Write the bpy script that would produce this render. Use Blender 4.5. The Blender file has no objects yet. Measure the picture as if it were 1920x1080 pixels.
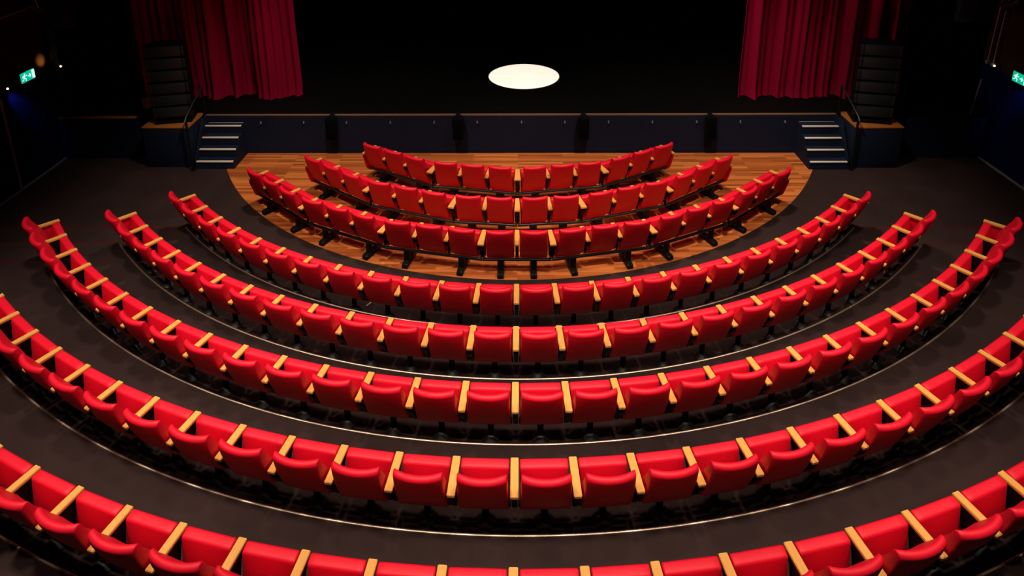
import bpy, bmesh, math, random
from math import sin, cos, pi, radians
from mathutils import Vector, Matrix
random.seed(7)
S = bpy.context.scene
COL = S.collection

# ------------------------------------------------------------------ helpers
def lin(r, g, b):
    f = lambda c: (c / 255 / 12.92) if c / 255 <= 0.04045 else ((c / 255 + 0.055) / 1.055) ** 2.4
    return (f(r), f(g), f(b), 1)

def mat(name, color, rough=0.6, metal=0.0, spec=0.5, noise=None, bump=None, sheen=0.0, emit=None):
    m = bpy.data.materials.new(name); m.use_nodes = True
    nt = m.node_tree; b = nt.nodes['Principled BSDF']
    b.inputs['Base Color'].default_value = color
    b.inputs['Roughness'].default_value = rough
    b.inputs['Metallic'].default_value = metal
    b.inputs['Specular IOR Level'].default_value = spec
    if sheen:
        b.inputs['Sheen Weight'].default_value = sheen
        b.inputs['Sheen Roughness'].default_value = 0.4
        b.inputs['Sheen Tint'].default_value = color
    if emit:
        b.inputs['Emission Color'].default_value = emit[0]
        b.inputs['Emission Strength'].default_value = emit[1]
    tc = nt.nodes.new('ShaderNodeTexCoord')
    if noise:
        sc, lo, hi, stretch = noise
        mp = nt.nodes.new('ShaderNodeMapping'); mp.inputs['Scale'].default_value = stretch
        nt.links.new(tc.outputs['Object'], mp.inputs['Vector'])
        n = nt.nodes.new('ShaderNodeTexNoise'); n.inputs['Scale'].default_value = sc
        n.inputs['Detail'].default_value = 4
        nt.links.new(mp.outputs['Vector'], n.inputs['Vector'])
        r = nt.nodes.new('ShaderNodeValToRGB')
        r.color_ramp.elements[0].position = 0.3; r.color_ramp.elements[1].position = 0.7
        r.color_ramp.elements[0].color = tuple(c * lo for c in color[:3]) + (1,)
        r.color_ramp.elements[1].color = tuple(min(1, c * hi) for c in color[:3]) + (1,)
        nt.links.new(n.outputs['Fac'], r.inputs['Fac'])
        nt.links.new(r.outputs['Color'], b.inputs['Base Color'])
        n.noise_dimensions = '4D'
        oi = nt.nodes.new('ShaderNodeObjectInfo'); mu = nt.nodes.new('ShaderNodeMath'); mu.operation = 'MULTIPLY'; mu.inputs[1].default_value = 40
        nt.links.new(oi.outputs['Random'], mu.inputs[0]); nt.links.new(mu.outputs[0], n.inputs['W'])
    if bump:
        n2 = nt.nodes.new('ShaderNodeTexNoise'); n2.inputs['Scale'].default_value = bump[0]
        nt.links.new(tc.outputs['Object'], n2.inputs['Vector'])
        bp = nt.nodes.new('ShaderNodeBump'); bp.inputs['Strength'].default_value = bump[1]
        bp.inputs['Distance'].default_value = 0.004
        nt.links.new(n2.outputs['Fac'], bp.inputs['Height'])
        nt.links.new(bp.outputs['Normal'], b.inputs['Normal'])
    return m

RED = (0.72, 0.0025, 0.026, 1)
M = dict(
    red=mat('red_upholstery', RED, 0.55, spec=0.35, noise=(90, .93, 1.05, (1, 1, 1)), bump=(400, .12), sheen=0.05),
    beech=mat('beech_wood', (0.72, 0.36, 0.085, 1), 0.45, noise=(9, .9, 1.06, (14, 1.2, 14))),
    steel=mat('black_steel', (0.0045, 0.0055, 0.007, 1), 0.45, spec=0.2),
    beam=mat('blue_black_steel', (0.012, 0.017, 0.026, 1), 0.32),
    drum=mat('charcoal_steel', (0.013, 0.014, 0.016, 1), 0.5),
    knob=mat('bronze_pivot', (0.5, 0.2, 0.07, 1), 0.4),
    carpet=mat('dark_carpet', (0.0275, 0.0152, 0.0158, 1), 0.9, spec=0.15, noise=(1.6, .75, 1.2, (1, 1, 1)), bump=(260, .5)),
    alu=mat('nosing_aluminium', (0.95, 0.80, 0.66, 1), 0.45, metal=1.0),
    edge=mat('red_reflection_step_strip', (0.085, 0.006, 0.014, 1), 0.4, spec=0.3),  # metal nosing reflecting red, the reflection put into the base colour
    strip=mat('pale_step_strip', (0.74, 0.68, 0.62, 1), 0.5),
    navy=mat('navy_panel_paint', (0.0088, 0.0145, 0.036, 1), 0.6, spec=0.12, noise=(2.0, .9, 1.1, (1, 1, 1))),
    navywall=mat('navy_wall_paint', (0.0009, 0.0032, 0.046, 1), 0.6, spec=0.15),
    blackwall=mat('black_wall_paint', (0.0012, 0.0011, 0.0011, 1), 0.9, spec=0.03),
    brownwall=mat('brown_wall_panel', (0.030, 0.0135, 0.005, 1), 0.7, spec=0.1),
    drape=mat('black_serge', (0.0030, 0.0040, 0.0055, 1), 0.95, spec=0.0),
    stage=mat('black_stage_boards', (0.0028, 0.0025, 0.0026, 1), 0.75, spec=0.06, noise=(3.0, .8, 1.15, (.6, 9, 1))),
    trim=mat('grey_metal_trim', (0.24, 0.23, 0.22, 1), 0.5),
    brass=mat('stage_edge_brass', (0.20, 0.13, 0.085, 1), 0.5, metal=0.0),
    box=mat('speaker_black', (0.0022, 0.0028, 0.0034, 1), 0.6, spec=0.15),
    grille=mat('speaker_grille', (0.0115, 0.020, 0.026, 1), 0.5, noise=(300, .6, 1.3, (1, 1, 1))),
    velvet=mat('crimson_velvet', (0.25, 0.0010, 0.030, 1), 0.8, spec=0.1, noise=(1.3, .75, 1.1, (1, 1, .2)), sheen=0.1),
    ply=mat('oiled_plywood', (0.36, 0.120, 0.022, 1), 0.5, noise=(6, .8, 1.1, (1, 10, 1))),
    green=mat('exit_green', (0.0, 0.10, 0.06, 1), 0.4, emit=((0.0, 0.33, 0.19, 1), 1.5)),
    white=mat('exit_white', (0.8, 0.9, 0.85, 1), 0.4, emit=((0.62, 1.0, 0.86, 1), 1.0)),
    casing=mat('sign_casing', (0.05, 0.05, 0.05, 1), 0.5),
    bulb=mat('warm_bulb', (1, .8, .5, 1), 0.4, emit=((1, .62, .3, 1), 5.0)),
    hook=mat('pale_hook', (0.17, 0.18, 0.19, 1), 0.4),
    chrome=mat('brushed_chrome', (0.6, 0.58, 0.55, 1), 0.25, metal=1.0),
)

def plank_mat():
    m = bpy.data.materials.new('hardwood_planks'); m.use_nodes = True
    nt = m.node_tree; b = nt.nodes['Principled BSDF']
    b.inputs['Roughness'].default_value = 0.38; b.inputs['Specular IOR Level'].default_value = 0.4
    tc = nt.nodes.new('ShaderNodeTexCoord')
    br = nt.nodes.new('ShaderNodeTexBrick')
    br.inputs['Scale'].default_value = 1.0
    br.inputs['Brick Width'].default_value = 0.95; br.inputs['Row Height'].default_value = 0.066
    br.inputs['Mortar Size'].default_value = 0.0012; br.offset = 0.37; br.offset_frequency = 3
    br.inputs['Color1'].default_value = (0, 0, 0, 1); br.inputs['Color2'].default_value = (1, 1, 1, 1)
    br.inputs['Mortar'].default_value = (0.3, 0.3, 0.3, 1)
    nt.links.new(tc.outputs['Object'], br.inputs['Vector'])
    mp = nt.nodes.new('ShaderNodeMapping'); mp.inputs['Scale'].default_value = (0.9, 19, 1)
    nt.links.new(tc.outputs['Object'], mp.inputs['Vector'])
    n = nt.nodes.new('ShaderNodeTexNoise'); n.inputs['Scale'].default_value = 1.4; n.inputs['Detail'].default_value = 5
    nt.links.new(mp.outputs['Vector'], n.inputs['Vector'])
    mx = nt.nodes.new('ShaderNodeMix'); mx.data_type = 'RGBA'; mx.inputs[0].default_value = 0.5
    nt.links.new(br.outputs['Color'], mx.inputs[6]); nt.links.new(n.outputs['Fac'], mx.inputs[7])
    r = nt.nodes.new('ShaderNodeValToRGB')
    e = r.color_ramp.elements
    e[0].position = 0.15; e[0].color = (0.225, 0.05, 0.0115, 1)
    e[1].position = 0.85; e[1].color = (0.76, 0.25, 0.068, 1)
    k = e.new(0.5); k.color = (0.50, 0.138, 0.033, 1)
    nt.links.new(mx.outputs[2], r.inputs['Fac']); nt.links.new(r.outputs['Color'], b.inputs['Base Color'])
    return m
M['planks'] = plank_mat()

def finish(bm, name, m, angle=38):
    bmesh.ops.recalc_face_normals(bm, faces=bm.faces[:])
    for f in bm.faces: f.smooth = True
    for e in bm.edges:
        if len(e.link_faces) == 2:
            e.smooth = e.calc_face_angle(0) < radians(angle)
    me = bpy.data.meshes.new(name); bm.to_mesh(me); bm.free()
    me.materials.append(m)
    return me

def link(name, me, parent=None, loc=(0, 0, 0), rz=0.0):
    o = bpy.data.objects.new(name, me); COL.objects.link(o)
    o.location = loc; o.rotation_euler = (0, 0, rz)
    if parent: o.parent = parent
    return o

def empty(name, label, cat, loc=(0, 0, 0), rz=0.0, group=None):
    o = bpy.data.objects.new(name, None); COL.objects.link(o)
    o.empty_display_size = 0.2
    o.location = loc; o.rotation_euler = (0, 0, rz)
    tag(o, label, cat, group); return o

def tag(o, label, cat, group=None):
    o['label'] = label; o['category'] = cat
    if group: o['group'] = group
    return o

def structure(o, label=None):
    o['kind'] = 'structure'
    if label: o['label'] = label
    return o

def box(bm, x0, x1, y0, y1, z0, z1, bev=0.0, seg=2):
    mtx = Matrix.Translation(((x0 + x1) / 2, (y0 + y1) / 2, (z0 + z1) / 2)) @ Matrix.Diagonal((x1 - x0, y1 - y0, z1 - z0, 1))
    r = bmesh.ops.create_cube(bm, size=1, matrix=mtx)
    if bev:
        es = list({e for v in r['verts'] for e in v.link_edges})
        bmesh.ops.bevel(bm, geom=es, offset=bev, segments=seg, profile=0.5, affect='EDGES')

def box_mesh(name, m, dims, bev=0.0):
    bm = bmesh.new(); box(bm, *dims, bev); return finish(bm, name, m)

def tube(bm, pts, r, n=12, caps=True):
    pts = [Vector(p) for p in pts]; rings = []
    up = Vector((0, 0, 1))
    for i, p in enumerate(pts):
        d = (pts[min(i + 1, len(pts) - 1)] - pts[max(i - 1, 0)]).normalized()
        a = d.cross(up if abs(d.z) < .9 else Vector((1, 0, 0))).normalized(); b = d.cross(a)
        rr = r[i] if isinstance(r, (list, tuple)) else r
        rings.append([bm.verts.new(p + (a * cos(2 * pi * k / n) + b * sin(2 * pi * k / n)) * rr) for k in range(n)])
    for A, B in zip(rings, rings[1:]):
        for k in range(n): bm.faces.new((A[k], A[(k + 1) % n], B[(k + 1) % n], B[k]))
    if caps: bm.faces.new(rings[0]); bm.faces.new(rings[-1])

def prism(bm, poly, z0, z1):
    a = [bm.verts.new((x, y, z0)) for x, y in poly]; b = [bm.verts.new((x, y, z1)) for x, y in poly]
    n = len(poly)
    for i in range(n): bm.faces.new((a[i], a[(i + 1) % n], b[(i + 1) % n], b[i]))
    bm.faces.new(a[::-1]); bm.faces.new(b)

def inset_profile(pts, d):
    n = len(pts); out = []
    for i in range(n):
        p0 = Vector(pts[i - 1]); p = Vector(pts[i]); p1 = Vector(pts[(i + 1) % n])
        t = (p1 - p0).normalized(); out.append(p + Vector((-t.y, t.x)) * d)   # ccw -> inward is left
    return out

def sweep_x(bm, prof, w, fy=None, nu=12, rnd=0.012):
    """extrude a closed ccw (y,z) profile across x in [-w,w] with softened ends"""
    us = [(-w, rnd), (-w + rnd * .3, rnd * .35), (-w + rnd, 0)]
    us += [(-w + rnd + (2 * w - 2 * rnd) * i / nu, 0) for i in range(1, nu)]
    us += [(w - rnd, 0), (w - rnd * .3, rnd * .35), (w, rnd)]
    rings = []
    for x, d in us:
        pr = inset_profile(prof, d) if d else [Vector(p) for p in prof]
        rings.append([bm.verts.new((x, p.x + (fy(x / w, p.y) if fy else 0), p.y)) for p in pr])
    n = len(prof)
    for A, B in zip(rings, rings[1:]):
        for k in range(n): bm.faces.new((A[k], A[(k + 1) % n], B[(k + 1) % n], B[k]))
    bm.faces.new(rings[0]); bm.faces.new(rings[-1])

def arc_pts(c, r, a0, a1, n):
    return [(c[0] + r * cos(radians(a0 + (a1 - a0) * i / n)), c[1] + r * sin(radians(a0 + (a1 - a0) * i / n))) for i in range(n + 1)]

def ccw(p):
    a = sum(p[i - 1][0] * p[i][1] - p[i][0] * p[i - 1][1] for i in range(len(p)))
    return p if a > 0 else p[::-1]

# ------------------------------------------------------------------ the hall
WX = 9.76                 # side walls
STAGE_Y, STAGE_Z = -2.73, 0.91
TIERS = [(8.145, 0.1194, -5.74), (9.14, 0.2308, -6.37), (10.13, 0.3350, -7.005), (11.18, 0.4665, -7.72), (12.225, 0.60, -8.45)]

def tier_front(Rn, y0, n=96):
    t = math.acos(-y0 / Rn)
    arc = [(Rn * sin(-t + 2 * t * i / n), -Rn * cos(-t + 2 * t * i / n)) for i in range(n + 1)]
    return [(-WX, y0)] + arc + [(WX, y0)]

bm = bmesh.new(); box(bm, -WX, WX, -17.5, -2.0, -0.25, 0.0)
structure(link('floor', finish(bm, 'floor', M['carpet'])), 'dark carpeted auditorium floor')
# fixed hardwood half circle in front of the stage (laid flush, 4 mm proud)
poly = [(-6.42, STAGE_Y)] + [(6.985 * sin(a), -6.985 * cos(a)) for a in [math.asin(-6.42 / 6.985) + (2 * math.asin(6.42 / 6.985)) * i / 96 for i in range(97)]] + [(6.42, STAGE_Y)]
poly = poly[1:-1]
bm = bmesh.new(); prism(bm, poly, -0.02, 0.004)
structure(link('floor_hardwood', finish(bm, 'floor_hardwood', M['planks'])), 'amber hardwood half circle floor in front of the stage')
for i, (Rn, z, y0) in enumerate(TIERS):
    bm = bmesh.new()
    prism(bm, tier_front(Rn, y0) + [(WX, -17.5), (-WX, -17.5)], -0.2, z)
    structure(link('floor_tier', finish(bm, 'floor_tier', M['carpet'])), 'dark carpeted seating tier with a curved front edge')
    # metal nosing along the curve, straight side steps with the red reflection painted in
    f = tier_front(Rn, y0)
    def nosing(pts, name, m):
        bm = bmesh.new(); sec = []
        for (x, y) in pts:
            if m is M['alu']: dx, dy = x / Rn, y / Rn
            else: dx, dy = 0, -1
            sec.append([bm.verts.new((x + dx * d, y + dy * d, z + h)) for d, h in ((-.004, -.022), (-.005, .001), (-.001, .006), (.007, .008), (.014, .006), (.019, .001), (.019, -.02))])
        for A, B in zip(sec, sec[1:]):
            for k in range(7): bm.faces.new((A[k], A[(k + 1) % 7], B[(k + 1) % 7], B[k]))
        bm.faces.new(sec[0]); bm.faces.new(sec[-1])
        return link(name, finish(bm, name, m, 80))
    structure(nosing(f[1:-1], 'trim_%d' % (i + 1), M['alu']), 'thin metal nosing along a curved tier edge')
    for k, seg in enumerate((f[:2], f[-2:])):
        structure(nosing(seg, 'trim_%d' % (11 + 2 * i + k), M['edge']), 'strip with painted red reflection along a straight side step')

# side walls: navy dado, black above, small metal baseboard and corner post
for sx, side in ((-1, 'left'), (1, 'right')):
    x0, x1 = (-WX - .2, -WX) if sx < 0 else (WX, WX + .2)
    w = link('wall_' + side, box_mesh('wall', M['navywall'], (x0, x1, -17.5, -2.55, 0, 2.0))); structure(w, 'navy blue side wall')
    u = link('wall_%s_upper' % side, box_mesh('wall', M['brownwall'], (x0, x1, -17.5, -2.55, 2.0, 7.5))); structure(u, 'dark panelled upper side wall')
    bx0, bx1 = (-WX, -WX + .025) if sx < 0 else (WX - .025, WX)
    structure(link('baseboard_' + side, box_mesh('baseboard', M['trim'], (bx0, bx1, -9.0, -3.0, 0.0, 0.045), .006)), 'thin grey metal baseboard')
    # door with upright edge strip and a push bar
    d = link('door_%d' % (1 if sx < 0 else 2), box_mesh('door', M['navywall'], (bx0 + .0, bx1, -5.6, -4.36, 0.045, 1.93), .004)); structure(d, 'navy door in the side wall')
    fr = link('door_edge', box_mesh('door_edge', M['trim'], ((-WX, -WX + .04) if sx < 0 else (WX - .04, WX)) + (-4.36, -4.30, 0.045, 1.93), .005), d)
    bmh = bmesh.new(); hx = -sx * -(WX - .07)
    hx = sx * (WX - .07)
    tube(bmh, [(hx, -4.95, .96), (hx, -4.50, .96)], .011); tube(bmh, [(hx, -4.95, 1.06), (hx, -4.50, 1.06)], .011)
    for yy in (-4.9, -4.55):
        for zz in (.96, 1.06): tube(bmh, [(hx, yy, zz), (sx * (WX - .02), yy, zz)], .009)
    link('door_handle', finish(bmh, 'door_handle', M['chrome']), d)
    # corner post where the wall meets the wing opening
    if sx < 0: structure(link('trim_6', box_mesh('post', M['drum'], (-9.66, -9.50, -2.97, -2.88, .95, 5.0), .01)), 'tall grey post at the end of the side wall')

# stage: deck, apron front, edge strip, back and wing drapes
bm = bmesh.new(); box(bm, -6.76, 6.76, STAGE_Y, 8.0, 0.0, STAGE_Z - .035)
sf = structure(link('wall_stage_front', finish(bm, 'stage_front', M['navy'])), 'navy blue stage front')
for x in (-5.55, -4.62, -3.69, -2.746, -1.80, -.873, .079, 1.006, 1.942, 2.877, 3.822, 4.753, 5.7):
    bm = bmesh.new()
    box(bm, x - .016, x + .016, STAGE_Y - .012, STAGE_Y, .695, .755, .004)
    tube(bm, [(x, STAGE_Y - .012, .73), (x, STAGE_Y - .035, .725), (x, STAGE_Y - .04, .70)], .008, 8)
    link('hook', finish(bm, 'hook', M['hook']), sf)
bm = bmesh.new(); box(bm, -6.76, 6.76, STAGE_Y + .03, 8.0, STAGE_Z - .035, STAGE_Z)
structure(link('floor_stage', finish(bm, 'floor_stage', M['stage'])), 'black painted stage floor')
structure(link('trim_8', box_mesh('stage_edge', M['brass'], (-6.76, 6.76, STAGE_Y - .006, STAGE_Y + .03, STAGE_Z - .035, STAGE_Z + .004), .004)), 'thin pale strip along the stage edge')
for sx, side in ((-1, 'left'), (1, 'right')):
    a, b = sorted((sx * 8.12, sx * WX)); yf = -2.98
    structure(link('wall_%s_wing_front' % side, box_mesh('wing_front', M['navy'], (a, b, yf, 8.0, 0, .93))), 'dark wing stage front')
    structure(link('floor_%s_wing' % side, box_mesh('wing_floor', M['ply' if sx < 0 else 'stage'], (a, b, yf, 8.0, .93, .95))), 'wooden wing floor edge')
    a, b = sorted((sx * 6.76, sx * 8.12))
    structure(link('floor_%s_side_stage' % side, box_mesh('side_stage', M['stage'], (a, b, -2.6, 8.0, 0, STAGE_Z))), 'black side stage')
    # black masking behind the wing
    a, b = sorted((sx * (8.02 if sx < 0 else 8.22), sx * (WX + .2))); yw = -2.88 if sx < 0 else -2.45
    structure(link('wall_%s_wing' % side, box_mesh('wing_wall', M['blackwall'], (a, b, yw, yw + .1, .95, 7.5))), 'black wall above the wing')
structure(link('wall_back', box_mesh('wall_back', M['drape'], (-10.5, 10.5, 7.9, 8.1, 0, 8.0))), 'black upstage wall')

# ------------------------------------------------------------------ curtains
def curtain(name, x0, x1, y, label, seed, per, amp):
    rnd = random.Random(seed)
    # irregular fold profile along x
    pts = []; x = x0; n = 420
    ph = [rnd.uniform(0, 6.28) for _ in range(4)]
    def off(t, zf):
        s = t * abs(x1 - x0)
        a = s * 2 * pi / per + ph[0] + 2.0 * sin(s * 1.5 + ph[3]) + .9 * sin(s * 3.7 + ph[1]) + .25 * zf * sin(s * 3.1)
        v = amp * (.65 + .5 * sin(s * 2.1 + ph[2])) * (sin(a) + .28 * sin(2 * a + .9 + sin(s * 2.9)) + .12 * sin(3 * a))
        v += .025 * sin(s * 2 * pi / .17 + ph[1] + .8 * sin(s * 2.3))
        v += .06 * sin(s * 2 * pi / 1.43 + ph[2])
        return v * (0.75 + .35 * (1 - zf)) + .03 * (1 - zf) * sin(s * 5 + zf * 9)
    zs = [STAGE_Z + .004, STAGE_Z + .03, STAGE_Z + .25, 1.7, 2.6, 3.6, 5.0, 6.6]
    bm = bmesh.new(); rows = []
    for z in zs:
        zf = (z - STAGE_Z) / 5.7
        flare = -.05 * max(0, 1 - (z - STAGE_Z) / .1)
        rows.append([bm.verts.new((x0 + (x1 - x0) * i / n, y + off(i / n, zf) + flare, z + (.012 * sin(i * .21) if z < 1.0 else 0) + (.012 if z < 1.0 else 0))) for i in range(n + 1)])
    for A, B in zip(rows, rows[1:]):
        for i in range(n): bm.faces.new((A[i], A[i + 1], B[i + 1], B[i]))
    bmesh.ops.recalc_face_normals(bm, faces=bm.faces[:])
    bmesh.ops.solidify(bm, geom=bm.faces[:], thickness=.012)
    o = link(name, finish(bm, name, M['velvet'], 70))
    return tag(o, label, 'curtain', 'red velvet house curtains')
curtain('stage_curtain', -9.0, -4.97, -1.72, 'crimson velvet stage curtain in folds behind the left loudspeaker stack', 3, .62, .10)
curtain('stage_curtain', 8.9, 4.97, -1.80, 'brighter crimson velvet stage curtain in folds behind the right loudspeaker stack', 11, .44, .12)

# ------------------------------------------------------------------ steps up to the stage, plinths, handrails
def steps(sx, xa, xb, noseY, label):
    root = empty('stage_steps', label, 'steps', ((xa + xb) / 2, noseY[0], 0), 0, 'steps up to the stage')
    cx, cy = (xa + xb) / 2, noseY[0]; w = (xb - xa) / 2
    bm = bmesh.new()
    ys = [y - cy for y in noseY] + [STAGE_Y - .012 - cy]
    prof = [(ys[0] + .015, 0.0)]
    for i in range(4):
        z = .182 * (i + 1)
        prof += [(ys[i] + .015, z), (ys[i + 1] + .015 if i < 3 else ys[4], z)]
    prof += [(ys[4], 0.0)]
    L = [bm.verts.new((-w, y, z)) for y, z in prof]; Rr = [bm.verts.new((w, y, z)) for y, z in prof]
    for i in range(len(prof)): j = (i + 1) % len(prof); bm.faces.new((L[i], L[j], Rr[j], Rr[i]))
    bm.faces.new(L); bm.faces.new(Rr)
    link('step_block', finish(bm, 'step_block', M['navy']), root)
    for i in range(4):
        z = .182 * (i + 1)
        link('step_nosing', box_mesh('step_nosing', M['strip'], (-w + .005, w - .005, ys[i] - .002, ys[i] + .045, z - .022, z + .004), .004), root)
    link('rear_strip', box_mesh('rear_strip', M['trim'], (-w + .02, w - .01, ys[4] - .022, ys[4], .728, .738), .002), root)
    # side stringer towards the plinth
    xs = (-w - .03, -w) if sx < 0 else (w, w + .03)
    bm = bmesh.new()
    pf = [(ys[0] + .03, 0.0), (ys[0] + .03, .20), (ys[3] - .06, .88), (ys[4], .90), (ys[4], 0.0)]
    A = [bm.verts.new((xs[0], y, z)) for y, z in pf]; B = [bm.verts.new((xs[1], y, z)) for y, z in pf]
    for i in range(5): j = (i + 1) % 5; bm.faces.new((A[i], A[j], B[j], B[i]))
    bm.faces.new(A); bm.faces.new(B)
    link('stringer', finish(bm, 'stringer', M['navy']), root)
    return root
steps(-1, -6.69, -5.91, [-3.47, -3.28, -3.095, -2.905], 'navy steps with four pale nosings beside the left speaker plinth')
steps(1, 5.97, 6.74, [-3.51, -3.33, -3.155, -2.975], 'navy steps with four pale nosings beside the right speaker plinth')

def handrail(sx, x, label):
    root = empty('handrail', label, 'handrail', (x, -3.5, 0), 0, 'handrails at the stage steps')
    bm = bmesh.new(); tube(bm, [(0, 0, 0), (0, 0, 1.17)], .024); tube(bm, [(0, 0, 0), (0, 0, .012)], .055, 16)
    link('lower_post', finish(bm, 'post', M['steel']), root)
    bm = bmesh.new(); tube(bm, [(0, .80, STAGE_Z + .004), (0, .80, 1.53)], .022); tube(bm, [(0, .80, STAGE_Z + .005), (0, .80, STAGE_Z + .016)], .05, 16)
    link('upper_post', finish(bm, 'post', M['steel']), root)
    bm = bmesh.new(); tube(bm, [(0, -.06, 1.10), (0, 0, 1.17), (0, .4, 1.36), (0, .80, 1.53), (0, .86, 1.51)], .019)
    link('rail', finish(bm, 'rail', M['beam']), root)
handrail(-1, -6.745, 'slim black handrail on the left stage steps')
handrail(1, 6.825, 'slim black handrail on the right stage steps')

def plinth(x0, x1, yf, label):
    cx = (x0 + x1) / 2
    root = empty('speaker_plinth', label, 'plinth', (cx, yf, 0), 0, 'plinths beside the stage')
    w = (x1 - x0) / 2; d = STAGE_Y + .10 - yf
    link('plinth_body', box_mesh('plinth_body', M['navy'], (-w, w, 0, d, 0, .885), .006), root)
    link('plinth_top', box_mesh('plinth_top', M['ply'], (-w - .008, w + .008, -.008, d, .885, .912), .004), root)
plinth(-7.76, -6.80, -3.37, 'navy box plinth with orange wood top under the left loudspeaker stack')
plinth(6.86, 7.81, -3.42, 'navy box plinth with orange wood top under the right loudspeaker stack')

def line_array(x, y, rz, label):
    root = empty('loudspeaker_stack', label, 'loudspeaker', (x, y, .912), rz, 'loudspeaker stacks on the plinths')
    bm = bmesh.new(); box(bm, -.36, .36, -.26, .30, 0, .055, .01); box(bm, -.36, -.31, -.24, .28, .055, .11, .006); box(bm, .31, .36, -.24, .28, .055, .11, .006)
    link('ground_frame', finish(bm, 'ground_frame', M['box']), root)
    z = .11; n = 6; h = .262; tilt = 0.0; yy = 0.0
    for i in range(n):
        bm = bmesh.new()
        pts = [(-.385, -.20), (.385, -.20), (.385, .0), (.25, .27), (-.25, .27), (-.385, .0)]
        prism(bm, pts, 0, h - .012)
        bmesh.ops.bevel(bm, geom=bm.edges[:], offset=.008, segments=2, affect='EDGES')
        c = link('cabinet', finish(bm, 'cabinet', M['box']), root, (0, yy, z)); c.rotation_euler = (tilt, 0, 0)
        bm = bmesh.new(); box(bm, -.315, .315, -.212, -.195, .018, h - .03, .004)
        link('grille', finish(bm, 'grille', M['grille']), c)
        for s in (-1, 1):
            bm = bmesh.new(); box(bm, s * .352 - .03, s * .352 + .03, -.213, -.19, .02, h - .032, .005)
            for zz in (.05, h - .07): tube(bm, [(s * .352, -.225, zz), (s * .352, -.205, zz)], .011, 10)
            link('rigging_plate', finish(bm, 'rigging_plate', M['drum']), c)
        z += h * cos(tilt); yy -= h * sin(tilt); tilt += radians(-0.4)
line_array(-7.24, -2.93, radians(12), 'black loudspeaker stack of six cabinets on the left plinth')
line_array(7.31, -2.98, radians(-12), 'black loudspeaker stack of six cabinets on the right plinth')

for x, lab in ((-3.985, 'small black speaker on the stage front nearest the left steps'), (-1.28, 'small black speaker on the stage front, second from the left steps'),
               (1.40, 'small black speaker on the stage front, second from the right steps'), (4.09, 'small black speaker on the stage front nearest the right steps')):
    root = empty('front_fill_speaker', lab, 'loudspeaker', (x, STAGE_Y - .008, .40), 0, 'small speakers along the stage front')
    bm = bmesh.new(); prism(bm, [(-.115, -.20), (.115, -.20), (.115, -.07), (.075, 0), (-.075, 0), (-.115, -.07)], 0, .50)
    bmesh.ops.bevel(bm, geom=bm.edges[:], offset=.012, segments=2, affect='EDGES')
    link('speaker_body', finish(bm, 'speaker_body', M['box']), root)
    link('speaker_grille', box_mesh('speaker_grille', M['drape'], (-.098, .098, -.209, -.196, .02, .48), .004), root)
    bm = bmesh.new(); box(bm, -.05, .05, -.12, .05, .50, .518, .003); box(bm, -.05, .05, .035, .10, .514, .528, .003)
    link('mount_bracket', finish(bm, 'mount_bracket', M['steel']), root)

# ------------------------------------------------------------------ exit signs and wall lamps
def exit_sign(sx, y, z, label):
    # local: x along the sign, -y the lit face, z up
    root = empty('exit_sign', label, 'exit sign', (sx * (WX - .005), y, z), radians(90) if sx < 0 else radians(-90), 'green exit signs')
    link('sign_casing', box_mesh('sign_casing', M['casing'], (-.205, .205, -.06, 0, -.122, .122), .008), root)
    link('sign_face', box_mesh('sign_face', M['green'], (-.185, .185, -.066, -.058, -.10, .10), .002), root)
    bm = bmesh.new()
    def stroke(p, q, t):
        p, q = Vector(p), Vector(q); d = (q - p).normalized(); nrm = Vector((-d.y, d.x)) * t / 2
        vs = [bm.verts.new((c.x, yy, c.y)) for yy in (-.0695, -.066) for c in (p + nrm, q + nrm, q - nrm, p - nrm)]
        bm.faces.new(vs[:4]); bm.faces.new(vs[4:])
        for i in range(4): j = (i + 1) % 4; bm.faces.new((vs[i], vs[j], vs[4 + j], vs[4 + i]))
    # running figure
    hx = -.085
    tube(bm, [(hx + .012, -.0695, .062), (hx + .012, -.066, .062)], .017, 12)
    stroke((hx + .005, .045), (hx - .018, -.012), .030)
    stroke((hx, .035), (hx + .045, .018), .013); stroke((hx + .045, .018), (hx + .062, .035), .012)
    stroke((hx, .035), (hx - .045, .028), .013); stroke((hx - .045, .028), (hx - .058, .000), .012)
    stroke((hx - .018, -.008), (hx + .028, -.030), .016); stroke((hx + .028, -.030), (hx + .018, -.080), .015)
    stroke((hx - .02, -.008), (hx - .042, -.048), .016); stroke((hx - .042, -.048), (hx - .085, -.052), .014)
    link('running_figure', finish(bm, 'running_figure', M['white']), root)
    bm = bmesh.new(); box(bm, .115, .185, -.0695, -.066, -.085, .085)
    link('doorway_symbol', finish(bm, 'doorway_symbol', M['white']), root)
    bm = bmesh.new(); stroke((.0, -.0), (.07, 0), .018); stroke((.045, .038), (.082, 0), .018); stroke((.045, -.038), (.082, 0), .018)
    link('arrow_symbol', finish(bm, 'arrow_symbol', M['white']), root)
exit_sign(-1, -3.605, 2.135, 'lit green exit sign on the left side wall')
exit_sign(1, -3.685, 2.055, 'lit green exit sign on the right side wall')

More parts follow.
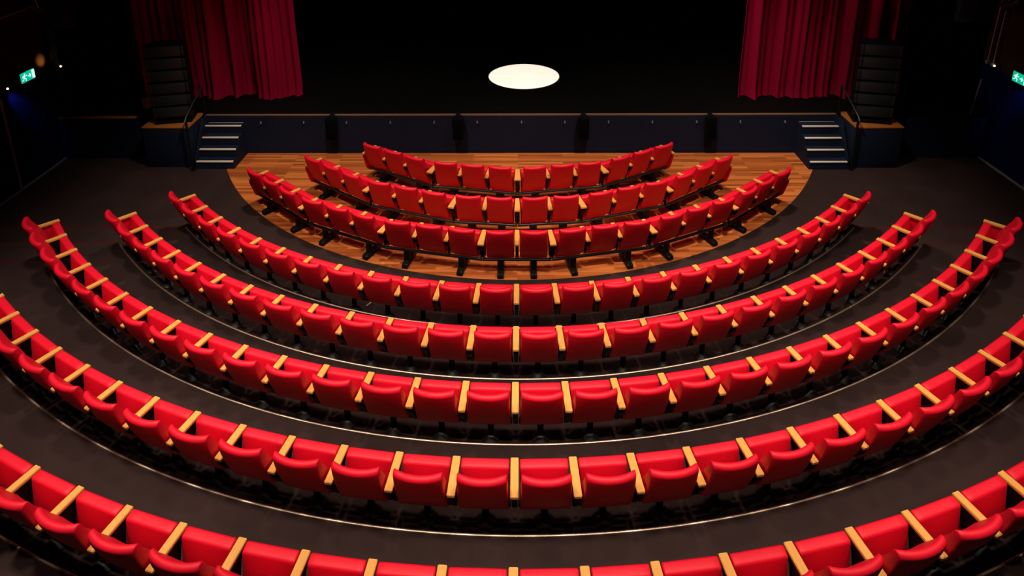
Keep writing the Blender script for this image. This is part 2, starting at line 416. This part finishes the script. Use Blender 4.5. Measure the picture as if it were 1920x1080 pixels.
def wall_lamp(loc, out, label, power=0, aim=None, color=(1, .5, .16)):
    root = empty('wall_lamp', label, 'wall lamp', loc, 0, 'small lamps on the side walls')
    o3 = Vector(out); side = o3.cross(Vector((0, 0, 1)))
    bm = bmesh.new(); tube(bm, [(0, 0, 0), o3 * .09], .013); tube(bm, [o3 * .09 - Vector((0, 0, .03)), o3 * .09 + Vector((0, 0, .03))], .024, 14)
    link('lamp_arm', finish(bm, 'lamp_arm', M['steel']), root)
    bm = bmesh.new(); bmesh.ops.create_uvsphere(bm, u_segments=12, v_segments=8, radius=.02, matrix=Matrix.Translation(o3 * .12))
    link('bulb', finish(bm, 'bulb', M['bulb']), root)
    if power:
        l = bpy.data.lights.new('lamp_light', 'SPOT'); l.energy = power; l.color = color
        l.spot_size = radians(44); l.spot_blend = 1; l.shadow_soft_size = .02
        o = bpy.data.objects.new('lamp_light', l); COL.objects.link(o); o.parent = root
        o.location = o3 * .16
        o.rotation_euler = (Vector(aim) - Vector(loc) - o3 * .16).to_track_quat('-Z', 'Y').to_euler()
wall_lamp((-9.447, -2.88, 2.12), (0, -1, 0), 'small warm lamp on the black wall at the left wing', 26, (-9.76, -3.10, 2.27))
wall_lamp((-WX, -4.21, 2.105), (1, 0, 0), 'small lamp on the left side wall above the door', 20, (-9.76, -3.90, 1.68), (.25, .4, 1))
wall_lamp((WX, -3.05, 2.09), (-1, 0, 0), 'small lamp on the right side wall between exit sign and wing', 0)
wall_lamp((WX, -4.21, 2.105), (-1, 0, 0), 'small lamp on the right side wall above the door', 20, (9.76, -3.80, 1.68), (.25, .4, 1))
# rail at the right wing edge and pipes above
bm = bmesh.new(); tube(bm, [(WX, -2.80, 1.72), (9.60, -2.83, 1.72), (9.485, -2.87, .953)], .012, 8)
o = link('wing_rail', finish(bm, 'wing_rail', M['trim'])); tag(o, 'thin grey steel rail at the edge of the right wing', 'rail')
for y in (-2.80, -2.96):
    bm = bmesh.new(); tube(bm, [(WX - .09, y, 2.1), (WX - .09, y - .12, 5.0)], .012, 8); box(bm, WX - .12, WX, y - .03, y + .03, 2.05, 2.12, .004)
    o = link('lighting_pipe', finish(bm, 'lighting_pipe', M['trim'])); tag(o, 'thin grey vertical pipe high on the right wall, %s the stage' % ('nearer' if y > -2.9 else 'farther from'), 'pipe', 'pipes on the right wall')
bm = bmesh.new(); tube(bm, [(-WX + .09, -3.15, 3.42), (-WX + .09, -5.6, 3.42)], .018, 8)
for y in (-3.3, -5.4): tube(bm, [(-WX + .09, y, 3.42), (-WX, y, 3.42)], .012, 8)
o = link('lighting_pipe', finish(bm, 'lighting_pipe', M['trim'])); tag(o, 'thin grey horizontal pipe high on the left wall', 'pipe')
def spotlight(x, y, z, label):
    sx = 1 if x > 0 else -1
    root = empty('stage_spotlight', label, 'spotlight', (x, y, z), 0, 'stage lights high on the side walls')
    bm = bmesh.new(); tube(bm, [(0, 0, 0), (-sx * .05, .24, -.14)], [.075, .09], 16); tube(bm, [(sx * .01, -.06, .035), (0, 0, 0)], [.045, .075], 16)
    link('lamp_housing', finish(bm, 'lamp_housing', M['drum']), root)
    bm = bmesh.new(); tube(bm, [(-.11, .08, -.05), (-.11, .05, .12), (.11, .05, .12), (.11, .08, -.05)], .01, 8)
    tube(bm, [(0, .05, .12), (sx * (WX - abs(x)), .05, .12)], .02, 10)
    link('yoke', finish(bm, 'yoke', M['chrome']), root)
spotlight(-9.55, -3.35, 3.50, 'stage spotlight high on the left wall')
spotlight(9.55, -3.4, 3.50, 'stage spotlight high on the right wall')
for x, y, z, wd, lab in ((-9.285, -2.885, 2.95, .295, 'left'), (9.36, -2.455, 2.87, .33, 'right')):
    root = empty('hanging_speaker', 'dark cabinet hung high on the black wall of the %s wing' % lab, 'loudspeaker', (x, y, z), 0, 'dark cabinets hung over the wings')
    link('cabinet', box_mesh('cabinet', M['drum'], (-wd, wd, -.16, 0, 0, .62), .015), root)
    link('grille', box_mesh('grille', M['grille'], (-wd + .02, wd - .02, -.172, -.158, .02, .60), .004), root)

# ------------------------------------------------------------------ theatre seats
def smoothprof(pts):
    return ccw(pts)

def back_mesh(w):
    # side profile (y negative = away from the stage); leaning back, rounded top
    y0, z0, y1, z1 = -.273, .336, -.487, .878
    tl = Vector((y1 - y0, z1 - z0)); L = tl.length; d = tl / L; nrm = Vector((d.y, -d.x))  # towards the stage
    if nrm.x < 0: nrm = -nrm
    base = Vector((y0, z0)); th = .070
    P = []
    def pt(s, n): q = base + d * s + nrm * n; return (q.x, q.y)
    # outer face (n=0) bottom to top
    P += [pt(0.012, 0.0), pt(L * .25, -.009), pt(L * .5, -.013), pt(L * .75, -.009), pt(L - .03, 0)]
    for a in (30, 60, 90, 120, 150): P.append(pt(L - .03 + .033 * sin(radians(a)), th / 2 - th / 2 * cos(radians(a))))
    # inner face with a soft lumbar swell
    P += [pt(L - .03, th), pt(L * .8, th + .006), pt(L * .6, th + .030), pt(L * .4, th + .050), pt(L * .2, th + .048), pt(.02, th + .020), pt(.0, th - .012), pt(.0, .012)]
    P = ccw(P)
    def fy(u, z):
        v = max(0, min(1, (z - z0) / (z1 - z0)))
        return (.003 + .012 * v + .038 * v * v) * abs(u) ** 2.2
    bm = bmesh.new(); sweep_x(bm, P, w, fy, 14, .012)
    for v in bm.verts: v.co.x *= 1 + .045 * (1 - max(0, min(1, (v.co.z - z0) / (z1 - z0))))
    return finish(bm, 'backrest', M['red'], 50)

def cushion_mesh(w):
    # tipped-up seat: upright slab, its rounded front edge on top
    P = []
    P += [(-.150, .235), (-.085, .205), (-.062, .23), (-.03, .42), (-.006, .595)]
    for a in (0, 30, 60, 90): P.append((-.030 + .026 * cos(radians(a)), .618 + .026 * sin(radians(a))))
    for a in (90, 60, 30, 0): P.append((-.080 - .026 * cos(radians(a)), .612 + .026 * sin(radians(a))))
    P += [(-.112, .56), (-.130, .42), (-.150, .27)]
    P = ccw(P)
    bm = bmesh.new(); sweep_x(bm, P, w, lambda u, z: -.006 * (1 - u * u) if z < .6 else 0, 8, .014)
    return finish(bm, 'seat_cushion', M['red'], 50)

def arm_mesh(wf, wr, z1=.642, th=.032, L=.394):
    bm = bmesh.new()
    prism(bm, [(-wf / 2, .0), (wf / 2, .0), (wr / 2, -L), (-wr / 2, -L)], z1 - th, z1)
    bmesh.ops.bevel(bm, geom=bm.edges[:], offset=.005, segments=2, affect='EDGES')
    return finish(bm, 'armrest', M['beech'])

def support_mesh(fixed, wr=.05):
    bm = bmesh.new()
    # black steel standard under the armrest
    pf = [(-.02, .609), (-.02, .58), (-.09, .52), (-.13, .36), (-.14, .285), (-.225, .285), (-.235, .42), (-.33, .50), (-.385, .535), (-.385, .609)]
    if fixed: pf = [(-.02, .609), (-.02, .58), (-.09, .52), (-.13, .36), (-.14, .295), (-.22, .295), (-.27, .40), (-.38, .545), (-.385, .609)]
    hw = wr / 2
    A = [bm.verts.new((-hw, y, z)) for y, z in pf]; B = [bm.verts.new((hw, y, z)) for y, z in pf]
    for i in range(len(pf)): j = (i + 1) % len(pf); bm.faces.new((A[i], A[j], B[j], B[i]))
    bm.faces.new(A); bm.faces.new(B)
    bmesh.ops.bevel(bm, geom=bm.edges[:], offset=.004, segments=1, affect='EDGES')
    return finish(bm, 'arm_support', M['steel'])

def pivot_mesh():
    bm = bmesh.new(); bmesh.ops.create_uvsphere(bm, u_segments=12, v_segments=8, radius=1, matrix=Matrix.Diagonal((.0125, .016, .02, 1)))
    return finish(bm, 'pivot_cap', M['knob'])

def panel_mesh(sx, low):
    bm = bmesh.new()
    a, b = sorted((-sx * .012, sx * .036))
    pf = [(-.01, .600), (-.03, .34), (-.05, .17), (-.175, .17), (-.29, .26), (-.32, .36), (-.375, .54), (-.375, .60)] if low else [(-.01, .600), (-.03, .38), (-.06, .34), (-.22, .34), (-.28, .42), (-.36, .54), (-.36, .60)]
    A = [bm.verts.new((a, y, z)) for y, z in pf]; B = [bm.verts.new((b, y, z)) for y, z in pf]
    for i in range(len(pf)): j = (i + 1) % len(pf); bm.faces.new((A[i], A[j], B[j], B[i]))
    bm.faces.new(A); bm.faces.new(B)
    bmesh.ops.bevel(bm, geom=bm.edges[:], offset=.008, segments=2, affect='EDGES')
    return finish(bm, 'end_panel', M['red'])

def post_mesh():
    bm = bmesh.new(); tube(bm, [(0, 0, .02), (0, 0, .31)], .034, 16)
    return finish(bm, 'pedestal', M['steel'])
def flange_mesh():
    bm = bmesh.new(); tube(bm, [(0, 0, 0.0), (0, 0, .012), (0, 0, .05), (0, 0, .065)], [.10, .10, .062, .04], 24)
    return finish(bm, 'base_flange', M['drum'])
def foot_lug_mesh():
    bm = bmesh.new(); box(bm, -.035, .035, -.15, -.07, 0.0, .014, .004); tube(bm, [(0, -.122, .012), (0, -.122, .022)], .011, 8)
    return finish(bm, 'floor_lug', M['drum'])
PIVOT, POST, FLANGE, LUG = pivot_mesh(), post_mesh(), flange_mesh(), foot_lug_mesh()
SUP, SUPM, SUPW = support_mesh(True), support_mesh(False), support_mesh(False, .085)
PANEL = {(sx, lo): panel_mesh(sx, lo) for sx in (-1, 1) for lo in (True, False)}

ORD = ['', 'first', 'second', 'third', 'fourth', 'fifth', 'sixth', 'seventh', 'eighth', 'ninth', 'tenth', 'eleventh', 'twelfth', 'thirteenth', 'fourteenth', 'fifteenth']
ROWNAME = {1: 'front row', 2: 'second row from the stage', 3: 'third row from the stage', 4: 'fourth row from the stage', 5: 'fifth row from the stage',
           6: 'sixth row from the stage', 7: 'seventh row from the stage', 8: 'eighth row, nearest'}
# row: R at armrest front, tier floor z, angle per seat, seats per half
ROWS = {1: (4.645, .004, radians(6.335), 6), 2: (5.665, .004, radians(5.285), 8), 3: (6.623, .004, radians(4.490), 10),
        4: (7.898, 0.0, .06624, 12), 5: (8.853, .1194, .06004, 13), 6: (9.832, .2308, .05496, 15), 7: (10.829, .3350, .0508, 13), 8: (11.884, .4665, .04707, 10)}
JOINTS = {1: [0, 3, 6], 2: [0, 2, 5, 8], 3: [1, 4, 7, 10]}

def polar(R, th): return Vector((R * sin(th), -R * cos(th)))

def seat_label(r, j, n):
    # j: seat index from -n .. n-1 (left to right)
    left = j < 0
    if r <= 6:
        k = (j + n + 1) if left else (n - j)
        if k == 1: return 'red theatre seat with red end panel, %s end of the %s' % ('left' if left else 'right', ROWNAME[r])
        return 'red tip-up theatre seat, %s from the %s end of the %s' % (ORD[k], 'left' if left else 'right', ROWNAME[r])
    k = -j if left else j + 1
    return 'red tip-up theatre seat, %s %s of centre in the %s' % (ORD[k], 'left' if left else 'right', ROWNAME[r])

for r, (R, z0, a, n) in ROWS.items():
    pitch = 2 * R * math.tan(a / 2) if r > 3 else 2 * R * sin(a / 2)
    w = .2215 * pitch / .55
    fixed = r > 3
    bme, cme = back_mesh(w), cushion_mesh(w * 1.027)
    arm = arm_mesh(.074, .074) if fixed else arm_mesh(.072, .072)
    bar = None
    if fixed:
        bm = bmesh.new(); box(bm, -pitch / 2 + .03, pitch / 2 - .03, -.215, -.165, .292, .336, .006); bar = finish(bm, 'crossbar', M['steel'])
    # frames of seats and arms
    seats, arms = {}, {}
    if fixed:
        for k in range(-n, n + 1): arms[k] = (polar(R, k * a), k * a, arm, SUP)
        for j in range(-n, n): seats[j] = (polar(R, (j + .5) * a), (j + .5) * a)
    else:
        js = sorted({s * k for k in JOINTS[r] for s in (-1, 1)})
        for A, B in zip(js, js[1:]):
            pa, pb = polar(R, A * a), polar(R, B * a); m = B - A
            th = (A + B) / 2 * a
            for i in range(m):
                seats[A + i] = (pa.lerp(pb, (i + .5) / m), th)
                if i: arms[A + i] = (pa.lerp(pb, i / m), th, arm, SUPM)
            # beam with two feet, carrying this module
            root = empty('seating_beam', '', 'seat beam', (*((pa + pb) / 2), z0), th, 'steel seating beams of the movable rows')
            L = (pb - pa).length / 2
            mi = js.index(A); nm = len(js) - 1
            if nm % 2 and mi == nm // 2: where = 'at the centre'
            else:
                side = 'left' if A < 0 and B <= 0 else 'right'
                kk = mi + 1 if side == 'left' else nm - mi
                where = '%s from the %s end' % (ORD[kk], side)
            root['label'] = 'black steel beam on two feet, %s, under the seats of the %s' % (where, ROWNAME[r].replace(' from the stage', ''))
            def reach(k, other):
                if abs(k) == n: return -.03
                return .245 * math.tan((abs(other - k) + m) / 4 * a) - .004
            nxt = {k: ([b for b in js if b > k][:1] or [k])[0] for k in js}; prv = {k: ([b for b in js if b < k][-1:] or [k])[0] for k in js}
            bm = bmesh.new(); tube(bm, [(-L - reach(A, prv[A]), -.245, .268), (L + reach(B, nxt[B]), -.245, .268)], .026, 14); link('beam', finish(bm, 'beam', M['beam']), root)
            for fx in (-L + pitch * .62, L - pitch * .62) if m == 3 else (-L + pitch * .5, L - pitch * .5):
                bm = bmesh.new()
                side = ccw([(.06, 0.0), (-.36, 0.0), (-.372, .015), (-.372, .05), (-.358, .074), (-.33, .08), (-.262, .082), (-.258, .262), (-.205, .262), (-.20, .082), (.03, .08), (.06, .06)])
                sweep_x(bm, side, .050, None, 2, .012)
                bm.verts.ensure_lookup_table(); bmesh.ops.translate(bm, verts=bm.verts[:], vec=(fx, 0, 0))
                link('foot', finish(bm, 'foot', M['steel'], 45), root)
        for k in js:
            p = polar(R, k * a)
            if abs(k) == n: arms[k] = (p, (abs(k) - (JOINTS[r][-1] - JOINTS[r][-2]) / 2) * a * (1 if k > 0 else -1), arm, SUPM)
            else:
                span = [b for b in js if b > k][0] - [b for b in js if b < k][-1]
                turn = span / 2 * a
                arms[k] = (p, (([b for b in js if b > k][0] + k) / 2 + ([b for b in js if b < k][-1] + k) / 2) / 2 * a, arm_mesh(.068, .068 + .30 * turn * .55), SUPW)
    grp = 'red theatre seats of the ' + ROWNAME[r]
    for j in range(-n, n):
        p, th = seats[j]
        root = empty('theatre_seat', seat_label(r, j, n), 'theatre seat', (p.x, p.y, z0), th, grp)
        link('backrest', bme, root); link('seat_cushion', cme, root)
        ks = [j] + ([n] if j == n - 1 else [])
        for k in ks:
            ap, ath, am, sm = arms[k]
            d = ap - p; c, s = cos(-th), sin(-th)
            lx, ly = d.x * c - d.y * s, d.x * s + d.y * c
            link('armrest', am, root, (lx, ly, 0), ath - th)
            if abs(k) == n and r <= 6: continue
            sp = link('arm_support', sm, root, (lx, ly, 0), ath - th)
            if not fixed:
                for q in (-1, 1): link('pivot_cap', PIVOT, sp, (q * (.024 if sm is SUPM else .036), -.24, .318))
        for k, sx in ((-n, -1), (n, 1)):
            if (j == -n and sx < 0) or (j == n - 1 and sx > 0):
                if r in (7, 8): continue
                ap, ath, am, sm = arms[k]; d = ap - p; c, s = cos(-th), sin(-th)
                link('end_panel', PANEL[(sx, not fixed)], root, (d.x * c - d.y * s, d.x * s + d.y * c, 0), ath - th)
        if fixed:
            link('crossbar', bar, root)
            ps = link('pedestal', POST, root, (0, -.13, 0)); link('base_flange', FLANGE, ps); link('floor_lug', LUG, ps)

bm = bmesh.new(); tube(bm, [(-2.215, -7.585, .008), (-2.125, -7.455, .008)], .006, 8)
tag(link('stick', finish(bm, 'stick', M['strip'])), 'thin white stick lying on the dark carpet behind the fourth row', 'stick')

# ------------------------------------------------------------------ light
def spot(name, loc, target, energy, color, size, blend, soft):
    l = bpy.data.lights.new(name, 'SPOT'); l.energy = energy; l.color = color
    l.spot_size = radians(size); l.spot_blend = blend; l.shadow_soft_size = soft
    o = bpy.data.objects.new(name, l); COL.objects.link(o); o.location = loc
    o.rotation_euler = (Vector(target) - Vector(loc)).to_track_quat('-Z', 'Y').to_euler()
    return o
WARM = (1.0, .80, .60)
# house downlights in the ceiling above the seating
for x, y, e, cone, lean in ((-2.5, -6.3, 1.8, 71, 2.1), (2.5, -6.3, 2.1, 71, 2.1), (-4.8, -8.6, 1.1, 64, 1.6), (-1.5, -9.6, 1.15, 58, 1.5), (1.5, -9.6, 1.15, 58, 1.5), (4.8, -8.6, 1.15, 64, 1.6),
                            (-5.5, -10.8, 1.75, 62, .6), (-1.8, -11.8, 1.25, 56, .5), (1.8, -11.8, 1.25, 56, .5), (5.5, -10.8, 1.45, 62, .6)):
    spot('house_downlight', (x, y, 8.8), (x * (1.35 if lean > 2 else .97), y + lean, 0), 1000 * e, WARM, cone, .8, .35)
# the row of house lights above the balcony front
for x, e in ((-3.4, .34), (-1.3, .4), (1.3, .4), (3.4, .3)):
    spot('balcony_light', (x, -12.9, 8.7), (x, -11.2, .3), 1150 * e, WARM, 70, .9, .16)
# added unseen fill spots, skimming the curtains to bring out their folds
spot('curtain_fill', (-1.6, -3.2, 6.6), (-5.7, -1.8, 2.3), 85, (1, .8, .7), 46, .9, .5)
spot('curtain_fill', (1.6, -3.4, 6.6), (6.2, -1.9, 2.3), 330, (1, .8, .7), 60, .9, .5)
spot('follow_spot', (.14, -.42, 9.2), (.14, -.411, STAGE_Z), 520000, (1.0, .93, .74), 2 * math.degrees(math.atan(.878 / (9.2 - STAGE_Z))), .03, .01)

w = bpy.data.worlds.new('world'); S.world = w; w.use_nodes = True
w.node_tree.nodes['Background'].inputs['Color'].default_value = (.35, .5, 1, 1)
w.node_tree.nodes['Background'].inputs['Strength'].default_value = .006

# ------------------------------------------------------------------ camera
cam = bpy.data.cameras.new('camera'); co = bpy.data.objects.new('camera', cam); COL.objects.link(co)
yaw, pit, rol = -0.01457, 0.28536, 0.00778
fwd = Vector((sin(yaw) * cos(pit), cos(yaw) * cos(pit), -sin(pit))); rt = Vector((cos(yaw), -sin(yaw), 0)); dn = fwd.cross(rt)
rt2 = rt * cos(rol) + dn * sin(rol); dn2 = -rt * sin(rol) + dn * cos(rol)
mw = Matrix((rt2, -dn2, -fwd)).transposed().to_4x4(); mw.translation = (0.07627, -15.61962, 6.623)
co.matrix_world = mw
cam.sensor_width = 36; cam.sensor_fit = 'HORIZONTAL'; cam.lens = 36 * 1224.79 / 1920
cam.shift_x = 0; cam.shift_y = -(540 - 51.62) / 1920
cam.clip_start = .05; cam.clip_end = 100
S.camera = co
S.view_settings.view_transform = 'Standard'; S.view_settings.look = 'None'
S.view_settings.exposure = 0.0; S.view_settings.gamma = 1.0; S.view_settings.use_curve_mapping = False
S.cycles.max_bounces = 6
